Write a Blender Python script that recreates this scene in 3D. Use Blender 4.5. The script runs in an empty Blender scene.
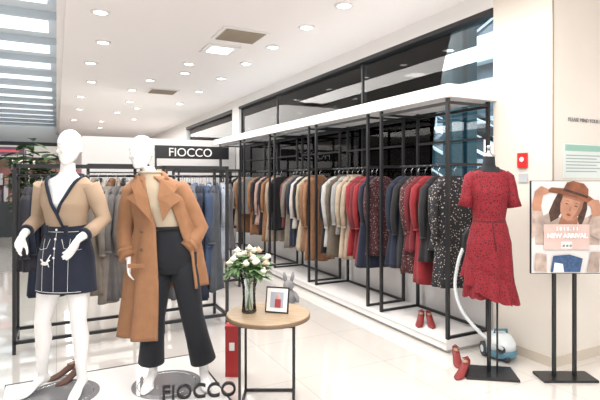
import bpy, math, random
from mathutils import Vector, Matrix
random.seed(7)
pi=math.pi; sin=math.sin; cos=math.cos
scene=bpy.context.scene
COL=bpy.context.collection
# ---------------------------------------------------------------- materials
def newmat(name):
    m=bpy.data.materials.new(name); m.use_nodes=True
    return m, m.node_tree.nodes, m.node_tree.links, m.node_tree.nodes['Principled BSDF']
def mat(name,col,rough=.5,metal=0,coat=0,emis=0,ns=0,nscale=30,bump=0,bscale=200,sheen=0):
    m,N,L,b=newmat(name)
    b.inputs['Base Color'].default_value=(*col,1); b.inputs['Roughness'].default_value=rough
    b.inputs['Metallic'].default_value=metal; b.inputs['Coat Weight'].default_value=coat
    if sheen: b.inputs['Sheen Weight'].default_value=sheen
    if emis:
        b.inputs['Emission Color'].default_value=(*col,1); b.inputs['Emission Strength'].default_value=emis
    tc=N.new('ShaderNodeTexCoord')
    if ns:
        n=N.new('ShaderNodeTexNoise'); n.inputs['Scale'].default_value=nscale; n.inputs['Detail'].default_value=4
        r=N.new('ShaderNodeValToRGB'); L.new(tc.outputs['Object'],n.inputs['Vector']); L.new(n.outputs['Fac'],r.inputs['Fac'])
        r.color_ramp.elements[0].position=.3; r.color_ramp.elements[1].position=.7
        r.color_ramp.elements[0].color=(*[c*(1-ns) for c in col],1); r.color_ramp.elements[1].color=(*[min(1,c*(1+ns*.5)) for c in col],1)
        L.new(r.outputs['Color'],b.inputs['Base Color'])
    if bump:
        n2=N.new('ShaderNodeTexNoise'); n2.inputs['Scale'].default_value=bscale; L.new(tc.outputs['Object'],n2.inputs['Vector'])
        bp=N.new('ShaderNodeBump'); bp.inputs['Strength'].default_value=bump; bp.inputs['Distance'].default_value=.005
        L.new(n2.outputs['Fac'],bp.inputs['Height']); L.new(bp.outputs['Normal'],b.inputs['Normal'])
    return m
_c={}
def cloth(col,name=None):
    k=tuple(col)
    if k not in _c: _c[k]=mat(name or 'cloth_%d'%len(_c),col,.85,ns=.18,nscale=14,bump=.35,bscale=260,sheen=.06)
    return _c[k]
def floral(name,base,spot,scale=38,thr=.42):
    m,N,L,b=newmat(name)
    tc=N.new('ShaderNodeTexCoord'); v=N.new('ShaderNodeTexVoronoi'); v.inputs['Scale'].default_value=scale
    n=N.new('ShaderNodeTexNoise'); n.inputs['Scale'].default_value=scale*1.3; n.inputs['Detail'].default_value=3
    L.new(tc.outputs['Object'],v.inputs['Vector']); L.new(tc.outputs['Object'],n.inputs['Vector'])
    ad=N.new('ShaderNodeMath'); ad.operation='MULTIPLY_ADD'; ad.inputs[1].default_value=.7; 
    L.new(n.outputs['Fac'],ad.inputs[0]); L.new(v.outputs['Distance'],ad.inputs[2])
    r=N.new('ShaderNodeValToRGB'); r.color_ramp.elements[0].position=thr+.18; r.color_ramp.elements[1].position=thr+.24
    r.color_ramp.elements[0].color=(*spot,1); r.color_ramp.elements[1].color=(*base,1)
    L.new(ad.outputs[0],r.inputs['Fac']); L.new(r.outputs['Color'],b.inputs['Base Color']); b.inputs['Roughness'].default_value=.8
    return m
def lace(name,c1,c2):
    m,N,L,b=newmat(name)
    tc=N.new('ShaderNodeTexCoord'); v=N.new('ShaderNodeTexVoronoi'); v.inputs['Scale'].default_value=52; v.feature='DISTANCE_TO_EDGE'
    L.new(tc.outputs['Object'],v.inputs['Vector'])
    r=N.new('ShaderNodeValToRGB'); r.color_ramp.elements[0].position=.05; r.color_ramp.elements[1].position=.3
    r.color_ramp.elements[0].color=(*c1,1); r.color_ramp.elements[1].color=(*c2,1)
    L.new(v.outputs['Distance'],r.inputs['Fac']); L.new(r.outputs['Color'],b.inputs['Base Color']); b.inputs['Roughness'].default_value=.8
    bp=N.new('ShaderNodeBump'); bp.inputs['Strength'].default_value=.5; bp.inputs['Distance'].default_value=.004; bp.invert=True
    L.new(v.outputs['Distance'],bp.inputs['Height']); L.new(bp.outputs['Normal'],b.inputs['Normal'])
    return m
def knit(name,col,sc=90):
    m,N,L,b=newmat(name); tc=N.new('ShaderNodeTexCoord'); w=N.new('ShaderNodeTexWave'); w.inputs['Scale'].default_value=sc
    L.new(tc.outputs['Object'],w.inputs['Vector']); r=N.new('ShaderNodeValToRGB')
    r.color_ramp.elements[0].color=(*[c*.78 for c in col],1); r.color_ramp.elements[1].color=(*col,1)
    L.new(w.outputs['Fac'],r.inputs['Fac']); L.new(r.outputs['Color'],b.inputs['Base Color']); b.inputs['Roughness'].default_value=.9
    return m
def glass(name,tint=(.8,.86,.88),refl=.12,rough=.02):
    m,N,L,b=newmat(name); N.remove(b)
    t=N.new('ShaderNodeBsdfTransparent'); t.inputs[0].default_value=(*tint,1)
    g=N.new('ShaderNodeBsdfGlossy'); g.inputs['Roughness'].default_value=rough; g.inputs[0].default_value=(1,1,1,1)
    fr=N.new('ShaderNodeLayerWeight'); fr.inputs['Blend'].default_value=refl
    mx=N.new('ShaderNodeMixShader'); L.new(fr.outputs['Fresnel'],mx.inputs[0]); L.new(t.outputs[0],mx.inputs[1]); L.new(g.outputs[0],mx.inputs[2])
    L.new(mx.outputs[0],N['Material Output'].inputs['Surface']); return m
def tiles(name):
    m,N,L,b=newmat(name); tc=N.new('ShaderNodeTexCoord')
    br=N.new('ShaderNodeTexBrick'); br.offset=0; br.inputs['Scale'].default_value=1; br.inputs['Brick Width'].default_value=.8; br.inputs['Row Height'].default_value=.8
    br.inputs['Mortar Size'].default_value=.0028; br.inputs['Color1'].default_value=(.74,.71,.675,1); br.inputs['Color2'].default_value=(.725,.695,.66,1); br.inputs['Mortar'].default_value=(.52,.49,.45,1)
    n=N.new('ShaderNodeTexNoise'); n.inputs['Scale'].default_value=2.5; n.inputs['Detail'].default_value=6; n.inputs['Distortion'].default_value=1.2
    L.new(tc.outputs['Object'],br.inputs['Vector']); L.new(tc.outputs['Object'],n.inputs['Vector'])
    r=N.new('ShaderNodeValToRGB'); r.color_ramp.elements[0].color=(.95,.94,.92,1); r.color_ramp.elements[1].color=(1,1,1,1)
    L.new(n.outputs['Fac'],r.inputs['Fac'])
    mx=N.new('ShaderNodeMixRGB'); mx.blend_type='MULTIPLY'; mx.inputs[0].default_value=1
    L.new(br.outputs['Color'],mx.inputs[1]); L.new(r.outputs['Color'],mx.inputs[2]); L.new(mx.outputs[0],b.inputs['Base Color'])
    b.inputs['Roughness'].default_value=.08; b.inputs['Specular IOR Level'].default_value=.8; b.inputs['Coat Weight'].default_value=1; b.inputs['Coat Roughness'].default_value=.03; b.inputs['Coat IOR'].default_value=1.7
    return m
def wood(name,c1,c2):
    m,N,L,b=newmat(name); tc=N.new('ShaderNodeTexCoord'); mp=N.new('ShaderNodeMapping'); mp.inputs['Scale'].default_value=(3,30,3)
    n=N.new('ShaderNodeTexNoise'); n.inputs['Scale'].default_value=3; n.inputs['Detail'].default_value=6
    L.new(tc.outputs['Object'],mp.inputs['Vector']); L.new(mp.outputs[0],n.inputs['Vector']); r=N.new('ShaderNodeValToRGB')
    r.color_ramp.elements[0].position=.35; r.color_ramp.elements[1].position=.65
    r.color_ramp.elements[0].color=(*c1,1); r.color_ramp.elements[1].color=(*c2,1); L.new(n.outputs['Fac'],r.inputs['Fac']); L.new(r.outputs['Color'],b.inputs['Base Color'])
    b.inputs['Roughness'].default_value=.4; return m
WHITE=mat('white_paint',(.84,.83,.82),.5); CEIL=mat('ceiling_paint',(.88,.845,.84),.6); CREAM=mat('cream_stone',(.80,.745,.67),.25,ns=.03,nscale=2,coat=.3)
BLACK=mat('black_metal',(.012,.012,.014),.35); DARK=mat('dark_grey',(.03,.035,.04),.6); STEEL=mat('steel',(.55,.57,.6),.25,metal=1)
PLW=mat('platform_white',(.80,.79,.78),.2,coat=.4); PLG=mat('plinth_shade_grey',(.48,.47,.46),.4); MANN=mat('mannequin_white',(.84,.83,.82),.22,coat=.5)
LAMP=mat('lamp_glow',(1,.97,.92),.5,emis=9); SKYP=mat('cool_light_panel',(.76,.88,.95),.5,emis=.95); FLOOR=tiles('marble_tile')
HANG=mat('hanger_black',(.02,.02,.02),.4); WOODM=wood('light_wood',(.32,.23,.145),(.43,.32,.21)); REDM=mat('red_plastic',(.40,.02,.02),.4)
TAN=knit('tan_knit',(.43,.31,.215)); NAVY=cloth((.008,.013,.030),'navy_cloth'); CAMEL=mat('camel_wool',(.30,.145,.07),.85,ns=.08,nscale=20,bump=.3,sheen=.05)
BLK=cloth((.005,.007,.012),'black_cloth'); CREAMK=knit('cream_knit',(.54,.45,.33),60)
REDLACE=lace('red_lace',(.23,.006,.016),(.08,.002,.006)); FLO=floral('black_white_floral',(.012,.012,.016),(.48,.42,.38),50,.38)
FLB=floral('burgundy_floral',(.05,.01,.013),(.38,.30,.26),60,.36)
# ---------------------------------------------------------------- mesh builder
class MB:
    def __init__(s): s.v=[];s.f=[];s.m=[];s.s=[]
    def add(s,vs,fs,mi=0,sm=True):
        o=len(s.v); s.v+= [tuple(v) for v in vs]
        for f in fs: s.f.append([i+o for i in f]); s.m.append(mi); s.s.append(sm)
    def box(s,x0,x1,y0,y1,z0,z1,mi=0):
        s.add([(x0,y0,z0),(x1,y0,z0),(x1,y1,z0),(x0,y1,z0),(x0,y0,z1),(x1,y0,z1),(x1,y1,z1),(x0,y1,z1)],
              [(0,3,2,1),(4,5,6,7),(0,1,5,4),(1,2,6,5),(2,3,7,6),(3,0,4,7)],mi,False)
    def loft(s,rings,mi=0,cap0=True,cap1=True,closed=True,mf=None):
        n=len(rings[0]); vs=[p for r in rings for p in r]; o=len(s.v); s.v+=[tuple(v) for v in vs]
        for i in range(len(rings)-1):
            for j in range(n if closed else n-1):
                k=(j+1)%n; mm=mi if mf is None else mf(i,j)
                if mm is None: continue
                s.f.append([o+i*n+j,o+i*n+k,o+(i+1)*n+k,o+(i+1)*n+j]); s.m.append(mm); s.s.append(True)
        if cap0 and closed: s.f.append([o+j for j in range(n)][::-1]); s.m.append(mi); s.s.append(False)
        if cap1 and closed: s.f.append([o+(len(rings)-1)*n+j for j in range(n)]); s.m.append(mi); s.s.append(False)
    def tube(s,pts,r,n=10,mi=0,cap=True,flat=1.0,ref=None):
        P=[Vector(p) for p in pts]; R=r if isinstance(r,(list,tuple)) else [r]*len(P)
        rings=[]; u=None
        for i,p in enumerate(P):
            t=(P[min(i+1,len(P)-1)]-P[max(i-1,0)]).normalized()
            if u is None:
                a=Vector(ref) if ref else (Vector((0,0,1)) if abs(t.z)<.9 else Vector((1,0,0)))
                u=(a-t*a.dot(t)).normalized()
            else: u=(u-t*u.dot(t)).normalized()
            w=t.cross(u)
            rings.append([p+(u*cos(2*pi*j/n)*flat+w*sin(2*pi*j/n))*R[i] for j in range(n)])
        s.loft(rings,mi,cap,cap)
    def ball(s,c,r,mi=0,n=12,m=8):
        c=Vector(c); r=r if isinstance(r,(tuple,list)) else (r,r,r); rings=[]
        for i in range(m+1):
            a=-pi/2+pi*i/m*.999+.0005
            rings.append([(c.x+r[0]*cos(a)*cos(2*pi*j/n),c.y+r[1]*cos(a)*sin(2*pi*j/n),c.z+r[2]*sin(a)) for j in range(n)])
        s.loft(rings,mi)
    def obj(s,name,mats,loc=(0,0,0),rot=0,parent=None,bevel=0):
        me=bpy.data.meshes.new(name); me.from_pydata(s.v,[],s.f)
        for m in (mats if isinstance(mats,(list,tuple)) else [mats]): me.materials.append(m)
        me.polygons.foreach_set('material_index',s.m); me.polygons.foreach_set('use_smooth',s.s); me.update()
        o=bpy.data.objects.new(name,me); COL.objects.link(o); o.location=loc; o.rotation_euler=(0,0,rot)
        if parent: o.parent=parent
        if bevel:
            b=o.modifiers.new('bevel','BEVEL'); b.width=bevel; b.segments=2; b.limit_method='ANGLE'
        return o
def empty(name,loc=(0,0,0),rot=0):
    o=bpy.data.objects.new(name,None); COL.objects.link(o); o.location=loc; o.rotation_euler=(0,0,rot); o.empty_display_size=.1; return o
def boxo(name,x0,x1,y0,y1,z0,z1,m,parent=None,bevel=0):
    b=MB(); b.box(x0,x1,y0,y1,z0,z1); return b.obj(name,m,parent=parent,bevel=bevel)
def text(name,s,size,loc,rot,m,parent=None,ext=.004,align='CENTER',off=0):
    c=bpy.data.curves.new(name,'FONT'); c.body=s; c.size=size; c.extrude=ext; c.align_x=align; c.offset=off; c.materials.append(m)
    o=bpy.data.objects.new(name,c); COL.objects.link(o); o.location=loc; o.rotation_euler=rot
    if parent: o.parent=parent
    return o
def ell(cx,cy,z,hw,hd,n=32,p=1.0,wave=0,k=7,ph=0):
    out=[]
    for j in range(n):
        a=2*pi*j/n; c=cos(a); q=sin(a)
        g=1+wave*sin(k*a+ph)
        out.append((cx+hw*math.copysign(abs(c)**p,c)*(1+wave*.3*sin(k*a+ph)),cy+hd*math.copysign(abs(q)**p,q)*g,z))
    return out
def interp(tab,z):
    if z>=tab[0][0]: return tab[0][1:]
    for a,b in zip(tab,tab[1:]):
        if z>=b[0]:
            t=(a[0]-z)/(a[0]-b[0]); t=t*t*(3-2*t)*.5+t*.5
            return tuple(x+(y-x)*t for x,y in zip(a[1:],b[1:]))
    return tab[-1][1:]
# ---------------------------------------------------------------- room shell
boxo('floor',-8,10,-4,26,-.1,0,FLOOR)
c=MB(); c.box(.08,3.56,-4,26,3.2,3.3); c.box(3.56,10,-4,2.5,3.2,3.3); c.box(-8,-2.6,-4,26,3.2,3.3)
c.box(-2.6,.08,-4,26,3.62,3.7,1); c.box(.0,.08,-4,26,3.3,3.62); c.box(-2.68,-2.6,-4,26,3.2,3.62)
y=-1.0
while y<25: c.box(-2.6,.08,y+.1,y+.16,3.52,3.62,1); y+=1.3
c.obj('ceiling',[CEIL,mat('coffer_grey',(.62,.69,.75),.6)])
c=MB(); y=-.6
while y<25: c.box(-2.4,-.10,y,y+.62,3.59,3.618); y+=1.3
c.obj('ceiling_light_panels',SKYP)
boxo('wall_back',-8,3.56,22,22.2,0,3.62,mat('wall_far',(.78,.74,.71),.7))
boxo('wall_left',-8.2,-8,-4,26,0,3.3,mat('wall_left_m',(.55,.53,.51),.7))
c=MB(); c.box(3.5,10,2.48,3.06,0,3.2); c.obj('wall_right_pillar',CREAM)
boxo('trim_1',3.49,3.50,2.48,3.06,0,.08,mat('trim_stone',(.62,.55,.46),.3))
boxo('trim_2',3.49,5.5,2.47,2.48,0,.08,bpy.data.materials['trim_stone'])
boxo('joint_shadow_strip',3.494,3.506,2.474,2.482,.08,3.2,mat('joint_shadow',(.35,.3,.25),.6))  # thin dark strip paints the shadow line at the pillar corner
c=MB(); c.box(3.5,3.62,3.06,22,3.03,3.2); c.box(3.5,3.62,9.8,10.25,0,3.03); c.box(3.53,3.6,3.06,9.8,0,1.15); c.box(3.5,3.62,14.5,22,0,3.03); c.box(3.53,3.6,10.25,14.5,0,1.9)
c.obj('wall_right_glazed',WHITE)
c=MB(); c.box(3.49,3.6,3.06,9.8,2.985,3.03); c.box(3.49,3.6,10.25,14.5,2.95,3.03)
for yy in (5.2,7.9,9.77): c.box(3.55,3.59,yy,yy+.03,1.15,3.0)
c.obj('window_1_frame',BLACK)
c=MB(); c.box(3.565,3.575,3.07,9.79,1.15,2.99); c.box(3.565,3.575,10.25,14.5,1.9,2.95); c.obj('window_1_glass',glass('window_glass',(.86,.92,.95),.26,.01))
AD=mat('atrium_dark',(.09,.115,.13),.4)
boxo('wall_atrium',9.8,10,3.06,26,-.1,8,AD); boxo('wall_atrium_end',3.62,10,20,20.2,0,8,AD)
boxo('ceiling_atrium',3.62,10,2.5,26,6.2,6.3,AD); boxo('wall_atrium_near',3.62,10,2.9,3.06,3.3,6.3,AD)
E=empty('escalator')
TEAL=mat('escalator_teal',(.04,.15,.20),.2,metal=.2); PALE=mat('escalator_rail_glow',(.75,.85,.92),.3,emis=1.1)  # pale rails and posts are given a glow of their own, not lamps
def esc(x0,x1,ya,za,yb,zb,nm):
    c=MB()
    for x in (x0,x1):
        c.add([(x,ya,za-.5),(x,yb,zb-.5),(x,yb,zb+.0),(x,ya,za+.0),(x+.08,ya,za-.5),(x+.08,yb,zb-.5),(x+.08,yb,zb),(x+.08,ya,za)],
          [(0,1,2,3),(7,6,5,4),(0,4,5,1),(3,2,6,7),(0,3,7,4),(1,5,6,2)],0,False)
        c.tube([(x+.04,ya,za+.75),(x+.04,yb,zb+.75)],.045,8,1)
        c.tube([(x-.02,ya,za-.02),(x-.02,yb,zb-.02)],.035,6,2); c.tube([(x-.02,ya,za-.5),(x-.02,yb,zb-.5)],.02,6,2); c.tube([(x+.04,ya,za+.68),(x+.04,yb,zb+.68)],.015,6,2)
        for i in range(9):
            t=i/8; yy=ya+(yb-ya)*t; zz=za+(zb-za)*t; c.box(x+.02,x+.05,yy,yy+.03,zz,zz+.75,2)
    n=22
    for i in range(n):
        t=i/n; yy=ya+(yb-ya)*t; zz=za+(zb-za)*t-.15; c.box(x0+.08,x1,yy-.2,yy+.2,zz-.2,zz,3)
    for t in (.1,.9):
        yy=ya+(yb-ya)*t; zz=za+(zb-za)*t; c.box(x0+.3,x0+.5,yy-.1,yy+.1,0,zz-.2,0); c.box(x1-.5,x1-.3,yy-.1,yy+.1,0,zz-.2,0)
    c.obj(nm,[TEAL,BLACK,PALE,STEEL],parent=E)
esc(4.9,6.0,12.5,1.7,4.6,4.7,'flight_lower'); esc(7.2,8.4,6.2,1.4,14,5.0,'flight_upper')
c=MB(); GLOWS=[mat('glow_panel_blue',(.30,.50,.62),.4,emis=1.5),mat('glow_panel_warm',(.85,.80,.72),.4,emis=1.5),mat('glow_panel_grey',(.35,.42,.46),.3,emis=.8),BLACK]  # glowing panels added to stand in for bright reflections in the glazing
rr_=random.Random(3)
for i in range(14):
    y0=3.5+i*1.15
    for z0,z1 in ((1.7,2.7),(3.3,4.3),(4.6,5.5)):
        if rr_.random()<.85: c.box(9.72,9.8,y0,y0+rr_.uniform(.35,1.0),z0,z1-rr_.uniform(0,.4),rr_.choice((0,1,2,1)))
        c.box(9.66,9.8,y0-.06,y0,z0,z1,3)
    for z0 in (2.9,4.42): c.box(9.5,9.8,y0,y0+1.15,z0,z0+.12,2)
c.obj('atrium_glow_panels',GLOWS)
# ---------------------------------------------------------------- ceiling fixtures
c=MB(); lamps=[(.4,5.3),(.52,6.46),(.45,7.7),(.55,9.2),(.45,11),(.5,13),(.45,15.5),(2.52,4.01),(2.51,4.78),(2.5,5.7),(2.5,6.7),(2.5,7.9),(2.5,9.3),(2.5,11),(1.75,7.1),(1.85,7.75),(1.45,8.6),(1.3,9.7),(1.45,11.2),(1.4,13.2),(1.75,12.2),(2.0,14.5),(1.2,15.5),(1.3,17.5),(.45,3.6),(1.45,2.4),(2.5,2.6),(.45,1.6),(2.5,1.2),(1.5,.6)]
for (X,Y) in lamps:
    n=20
    def rg(r,z): return [(X+r*cos(2*pi*j/n),Y+r*sin(2*pi*j/n),z) for j in range(n)]
    c.loft([rg(.095,3.2),rg(.095,3.186),rg(.068,3.184),rg(.065,3.196)],0,False,False)
    c.add(rg(.066,3.190),[tuple(range(n))[::-1]],1,False)
c.obj('ceiling_downlights',[WHITE,LAMP])
c=MB()
for (X,Y) in ((1.95,5.42),(1.85,9.6)):
    c.box(X-.28,X+.28,Y-.26,Y+.26,3.185,3.199,0)
    for i in range(9): c.box(X-.24,X+.24,Y-.22+i*.052,Y-.203+i*.052,3.175,3.186,1)
c.obj('ceiling_air_vent',[WHITE,mat('vent_slot',(.33,.27,.2),.6)])
c=MB(); X,Y=1.92,6.12
c.box(X-.22,X+.22,Y-.22,Y+.22,3.18,3.199,0); c.box(X-.14,X+.14,Y-.14,Y+.14,3.176,3.181,1)
c.obj('ceiling_panel_light',[WHITE,LAMP])
# ---------------------------------------------------------------- garments
def garment(name,loc,rot,col,length=.95,sh=.185,hem=.2,sleeve=.55,inner=None,depth=.05,collar=False,waist=.16,belt=None,parent=None):
    c=MB(); ph=random.uniform(0,6); k=random.choice((4,5,6,7)); n=40
    sh*=random.uniform(.9,1.04); hem*=random.uniform(.82,1.06); length*=random.uniform(.94,1.05); waist*=random.uniform(.82,1.05); sleeve*=random.uniform(.9,1.03); skew=random.uniform(-.02,.02)
    m0=col if not isinstance(col,tuple) else cloth(col)
    m2=inner if inner is not None and not isinstance(inner,tuple) else (cloth(inner) if inner else m0)
    mats=[m0,m2,HANG,STEEL,belt or m0]
    hk=[(0,0,-.095),(0,0,-.03),(.012,0,-.018),(.02,0,-.004),(.012,0,.012),(0,0,.018),(-.012,0,.012),(-.017,0,.003)]
    c.tube(hk,.0025,6,3)
    c.tube([(-sh*.9,0,-.15),(-sh*.45,0,-.115),(0,0,-.092),(sh*.45,0,-.115),(sh*.9,0,-.15)],[.006,.009,.01,.009,.006],8,2)
    L=length
    tab=[(-.088,.055,.03),(-.10,.085,.036),(-.125,sh*.70,.043),(-.165,sh*.93,.048),(-.21,sh*.98,.052),(-.34,sh*.90,depth+.01),(-.46,max(waist,.1),depth),(-.09-L,hem,depth+.03)]
    zs=[-.088,-.10,-.125,-.155,-.18]+[-.2-(L-.11)*i/16 for i in range(17)]
    R=[]
    for z in zs:
        w,d=interp(tab,z); t=max(0,(-z-.25)/L)
        ring=ell(skew*t,0,z+ (0.012*sin(ph+z*3) if z<-.5 else 0),w,d,n,.85,.45*t,k,ph)
        if z<-.25: ring=[(x,y_,zz+.010*t*sin(x*20+ph)) for x,y_,zz in ring]
        R.append(ring)
    def mf(i,j):
        a=(j+.5)/n*2*pi; df=abs((a-1.5*pi)); z=zs[i]
        if inner:
            wv=.15+.35*max(0,min(1,(z+.42)/.3)) if z>-.45 else .15
            if df<wv: return 1
        if belt and -.52<z<-.44: return 4
        return 0
    c.loft(R,0,False,True,True,mf)
    if sleeve>0:
        for sx in (-1,1):
            sw=random.uniform(-.035,.01); e=random.uniform(-.01,.045)
            pts=[(sx*sh*.76,0,-.172),(sx*(sh-.004),0,-.215),(sx*(sh+.014),e*.5,-.2-sleeve*.35),(sx*(sh+.016+sw*.5),e,-.2-sleeve*.62),(sx*(sh+.004+sw),e-.01,-.17-sleeve)]
            c.tube(pts,[.034,.046,.042,.038,.037],14,0,flat=.75)
            c.tube([pts[-1],(pts[-1][0],pts[-1][1],pts[-1][2]-.02)],[.039,.039],14,4,flat=.75)
    if collar:
        for sx in (-1,1):
            c.add([(sx*.05,-.02,-.085),(sx*.012,-.062,-.30),(sx*.085,-.066,-.20),(sx*.10,-.056,-.15),(sx*.075,-.035,-.10)],[(0,1,2,3,4) if sx>0 else (4,3,2,1,0)],0,False)
            c.add([(sx*.05,-.025,-.089),(sx*.012,-.067,-.304),(sx*.085,-.071,-.204),(sx*.10,-.061,-.154),(sx*.075,-.04,-.104)],[(0,1,2,3,4) if sx<0 else (4,3,2,1,0)],0,False)
        c.tube([(.06*cos(a),.04*sin(a),-.085) for a in [pi*i/8 for i in range(9)]],.018,8,0)
    return c.obj(name,mats,loc,rot,parent)
RED=(.22,.008,.014); RD2=(.13,.006,.013); NV=(.007,.013,.032); BK=(.007,.007,.010); BG=(.34,.27,.205); LG=(.26,.26,.255); CM=(.25,.12,.057); WH=(.48,.445,.41)
TL=(.015,.05,.07); GY=(.10,.10,.11); PK=(.36,.23,.20); TP=(.17,.145,.12); LB=(.18,.26,.38); OL=(.10,.08,.058)
G=[
('floral_dress',3.24,FLO,dict(length=1.0,sleeve=.5,hem=.22)),
('floral_jacket',3.345,FLO,dict(length=.66,sleeve=.5)),
('black_blouse',3.44,BK,dict(length=.8,sleeve=.5)),
('red_dress_hanging',3.535,RED,dict(length=1.0,sleeve=.45,hem=.21)),
('red_blouse',3.63,RD2,dict(length=.75,sleeve=.5)),
('floral_dress',3.73,FLB,dict(length=.95,sleeve=.5)),
('black_dress',3.83,BK,dict(length=.96,sleeve=.52)),
('navy_dress',3.93,NV,dict(length=.95,sleeve=.5)),
('floral_dress',4.34,FLB,dict(length=.85,sleeve=.5)),
('navy_dress',4.43,NV,dict(length=1.0,sleeve=.45,hem=.21)),
('red_dress_hanging',4.52,RED,dict(length=1.02,sleeve=.55)),
('dark_red_dress',4.62,RD2,dict(length=.92,sleeve=.5)),
('red_blouse',4.71,RED,dict(length=.9,sleeve=.5)),
('beige_coat',4.81,BG,dict(length=1.0,sleeve=.55,collar=True,inner=BK)),
('beige_coat',4.93,(.38,.30,.22),dict(length=.95,sleeve=.55,collar=True,inner=WH)),
('grey_shirt',5.04,LG,dict(length=.72,sleeve=.5)),
('olive_coat',5.15,OL,dict(length=1.03,sleeve=.58,collar=True,inner=BG)),
('light_grey_cardigan',5.25,(.39,.38,.37),dict(length=.85,sleeve=.55)),
('black_dress',5.35,BK,dict(length=.98,sleeve=.5)),
('camel_coat',5.73,CM,dict(length=1.1,sleeve=.6,collar=True,inner=(.18,.08,.035),sh=.2)),
('camel_coat',5.86,(.20,.095,.047),dict(length=1.08,sleeve=.6,collar=True,inner=BK,sh=.2)),
('cream_coat',5.99,(.41,.34,.25),dict(length=1.0,sleeve=.5)),
('black_dress',6.11,BK,dict(length=1.0,sleeve=.5)),
('white_blouse',6.22,WH,dict(length=.7,sleeve=.5)),
('navy_dress',6.33,NV,dict(length=1.0,sleeve=.5)),
('taupe_coat',6.45,TP,dict(length=1.0,sleeve=.55,collar=True)),
('dark_red_dress',6.57,(.12,.025,.025),dict(length=.8,sleeve=.5)),
('black_jacket',7.02,BK,dict(length=.8,sleeve=.5)),
('beige_coat',7.15,BG,dict(length=1.0,sleeve=.55,collar=True,inner=WH)),
('camel_coat',7.3,CM,dict(length=1.0,sleeve=.5)),
('black_dress',7.45,BK,dict(length=1.0,sleeve=.5)),
('pink_blouse',7.6,PK,dict(length=.8,sleeve=.55)),
('black_jacket',7.78,BK,dict(length=.8,sleeve=.5)),
('camel_coat',7.95,CM,dict(length=1.0,sleeve=.55)),
('grey_shirt',8.42,LG,dict(length=.7,sleeve=.5)),
('camel_coat',8.58,CM,dict(length=1.05,sleeve=.55)),
('beige_coat',8.74,BG,dict(length=.95,sleeve=.55)),
('black_dress',8.9,BK,dict(length=.95,sleeve=.5)),
('white_blouse',9.06,WH,dict(length=.75,sleeve=.5)),
('taupe_coat',9.22,TP,dict(length=1.0,sleeve=.55)),
]
RZ=1.62
for nm,Y,col,kw in G:
    garment(nm,(3.215+random.uniform(-.01,.01),Y,RZ-.012),random.uniform(-.3,.12),col,**kw)
# ---------------------------------------------------------------- display shelf
S=empty('clothing_display_shelf')
boxo('plinth',2.96,3.5,3.08,9.75,.03,.12,PLW,S,.004); boxo('plinth_base',2.99,3.5,3.10,9.75,0,.03,PLG,S)
c=MB(); c.box(2.955,2.962,3.075,9.75,.085,.092); c.obj('plinth_shade_line',PLG,parent=S)  # grey strip and grey kick put shade on the plinth front by colour
boxo('canopy',2.93,3.5,3.02,9.75,2.185,2.295,WHITE,S,.004)
c=MB(); ys=[3.09,4.03,4.27,5.42,5.62,6.74,6.93,8.08,8.28,9.5]; w=.014
for y in ys:
    for x in (2.985,3.465): c.box(x-w,x+w,y-w,y+w,.12,2.185)
    for z in (.134,1.62,2.15): c.box(2.985,3.465,y-w*.8,y+w*.8,z-w*.8,z+w*.8)
for a,b in zip(ys[::2],ys[1::2]):
    for x in (2.985,3.465): c.box(x-w*.8,x+w*.8,a,b,2.13,2.155)
    c.box(3.453,3.477,a,b,.121,.145)
    c.tube([(3.22,a,RZ-.002),(3.22,b,RZ-.002)],.011,8,1)
    c.box(3.453,3.477,a,b,1.85,1.87)
c.obj('frames',[BLACK,BLACK],parent=S)
# ---------------------------------------------------------------- floor racks
def rack(name,x0,x1,y,zt,rail,items,rot=-.3):
    c=MB(); w=.014
    for x in (x0,x1):
        for yy in (y-.22,y+.22): c.box(x-w,x+w,yy-w,yy+w,0,zt)
        for z in (.1,zt-w): c.box(x-w,x+w,y-.22,y+.22,z-w,z+w)
        c.box(x-w,x+w,y-.22,y+.22,rail-w,rail+w)
    for yy in (y-.22,y+.22):
        c.box(x0,x1,yy-w,yy+w,.1-w,.1+w); c.box(x0,x1,yy-w,yy+w,zt-2*w,zt)
    c.tube([(x0,y,rail),(x1,y,rail)],.012,8)
    o=c.obj(name,BLACK)
    for x,nm,col,L in items: garment(nm,(x,y,rail-.012),pi/2+rot+random.uniform(-.2,.2),col,length=L,sleeve=.55,sh=.18,hem=.17,parent=o)
rack('garment_rack',-.32,.72,4.95,1.62,1.52,[(-.22,'black_jacket',(.02,.02,.03),.7),(-.12,'navy_coat',NV,.95),(-.03,'black_dress',BK,1.0),(.07,'red_dress',(.12,.02,.02),.85),(.17,'black_jacket',BK,.8),(.27,'grey_coat',GY,1.0),(.36,'taupe_coat',TP,1.05),(.44,'taupe_coat',(.20,.175,.155),1.1),(.52,'grey_coat',(.11,.105,.105),1.05),(.6,'taupe_coat',(.15,.13,.12),1.1)])
rack('garment_rack',.92,1.56,4.95,1.62,1.52,[(1.0,'camel_coat',CM,1.0),(1.08,'grey_coat',GY,1.1),(1.16,'black_dress',BK,1.1),(1.24,'grey_coat',(.13,.13,.14),1.15),(1.33,'navy_coat',NV,1.15),(1.41,'blue_shirt',(.035,.06,.12),.95),(1.49,'grey_coat',(.06,.07,.085),1.1)])
rack('garment_rack',1.35,2.25,6.5,1.62,1.52,[(1.45,'navy_coat',NV,1.1),(1.56,'blue_shirt',LB,.9),(1.67,'blue_shirt',(.07,.12,.22),1.1),(1.78,'grey_coat',GY,.9),(1.88,'blue_shirt',LB,1.05),(1.98,'navy_coat',(.02,.035,.08),1.1),(2.08,'white_blouse',(.30,.33,.38),1.05),(2.17,'grey_coat',GY,.9)])
boxo('wall_partition',.43,3.48,10.0,10.15,0,2.3,WHITE)
sg=empty('brand_sign')
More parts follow.
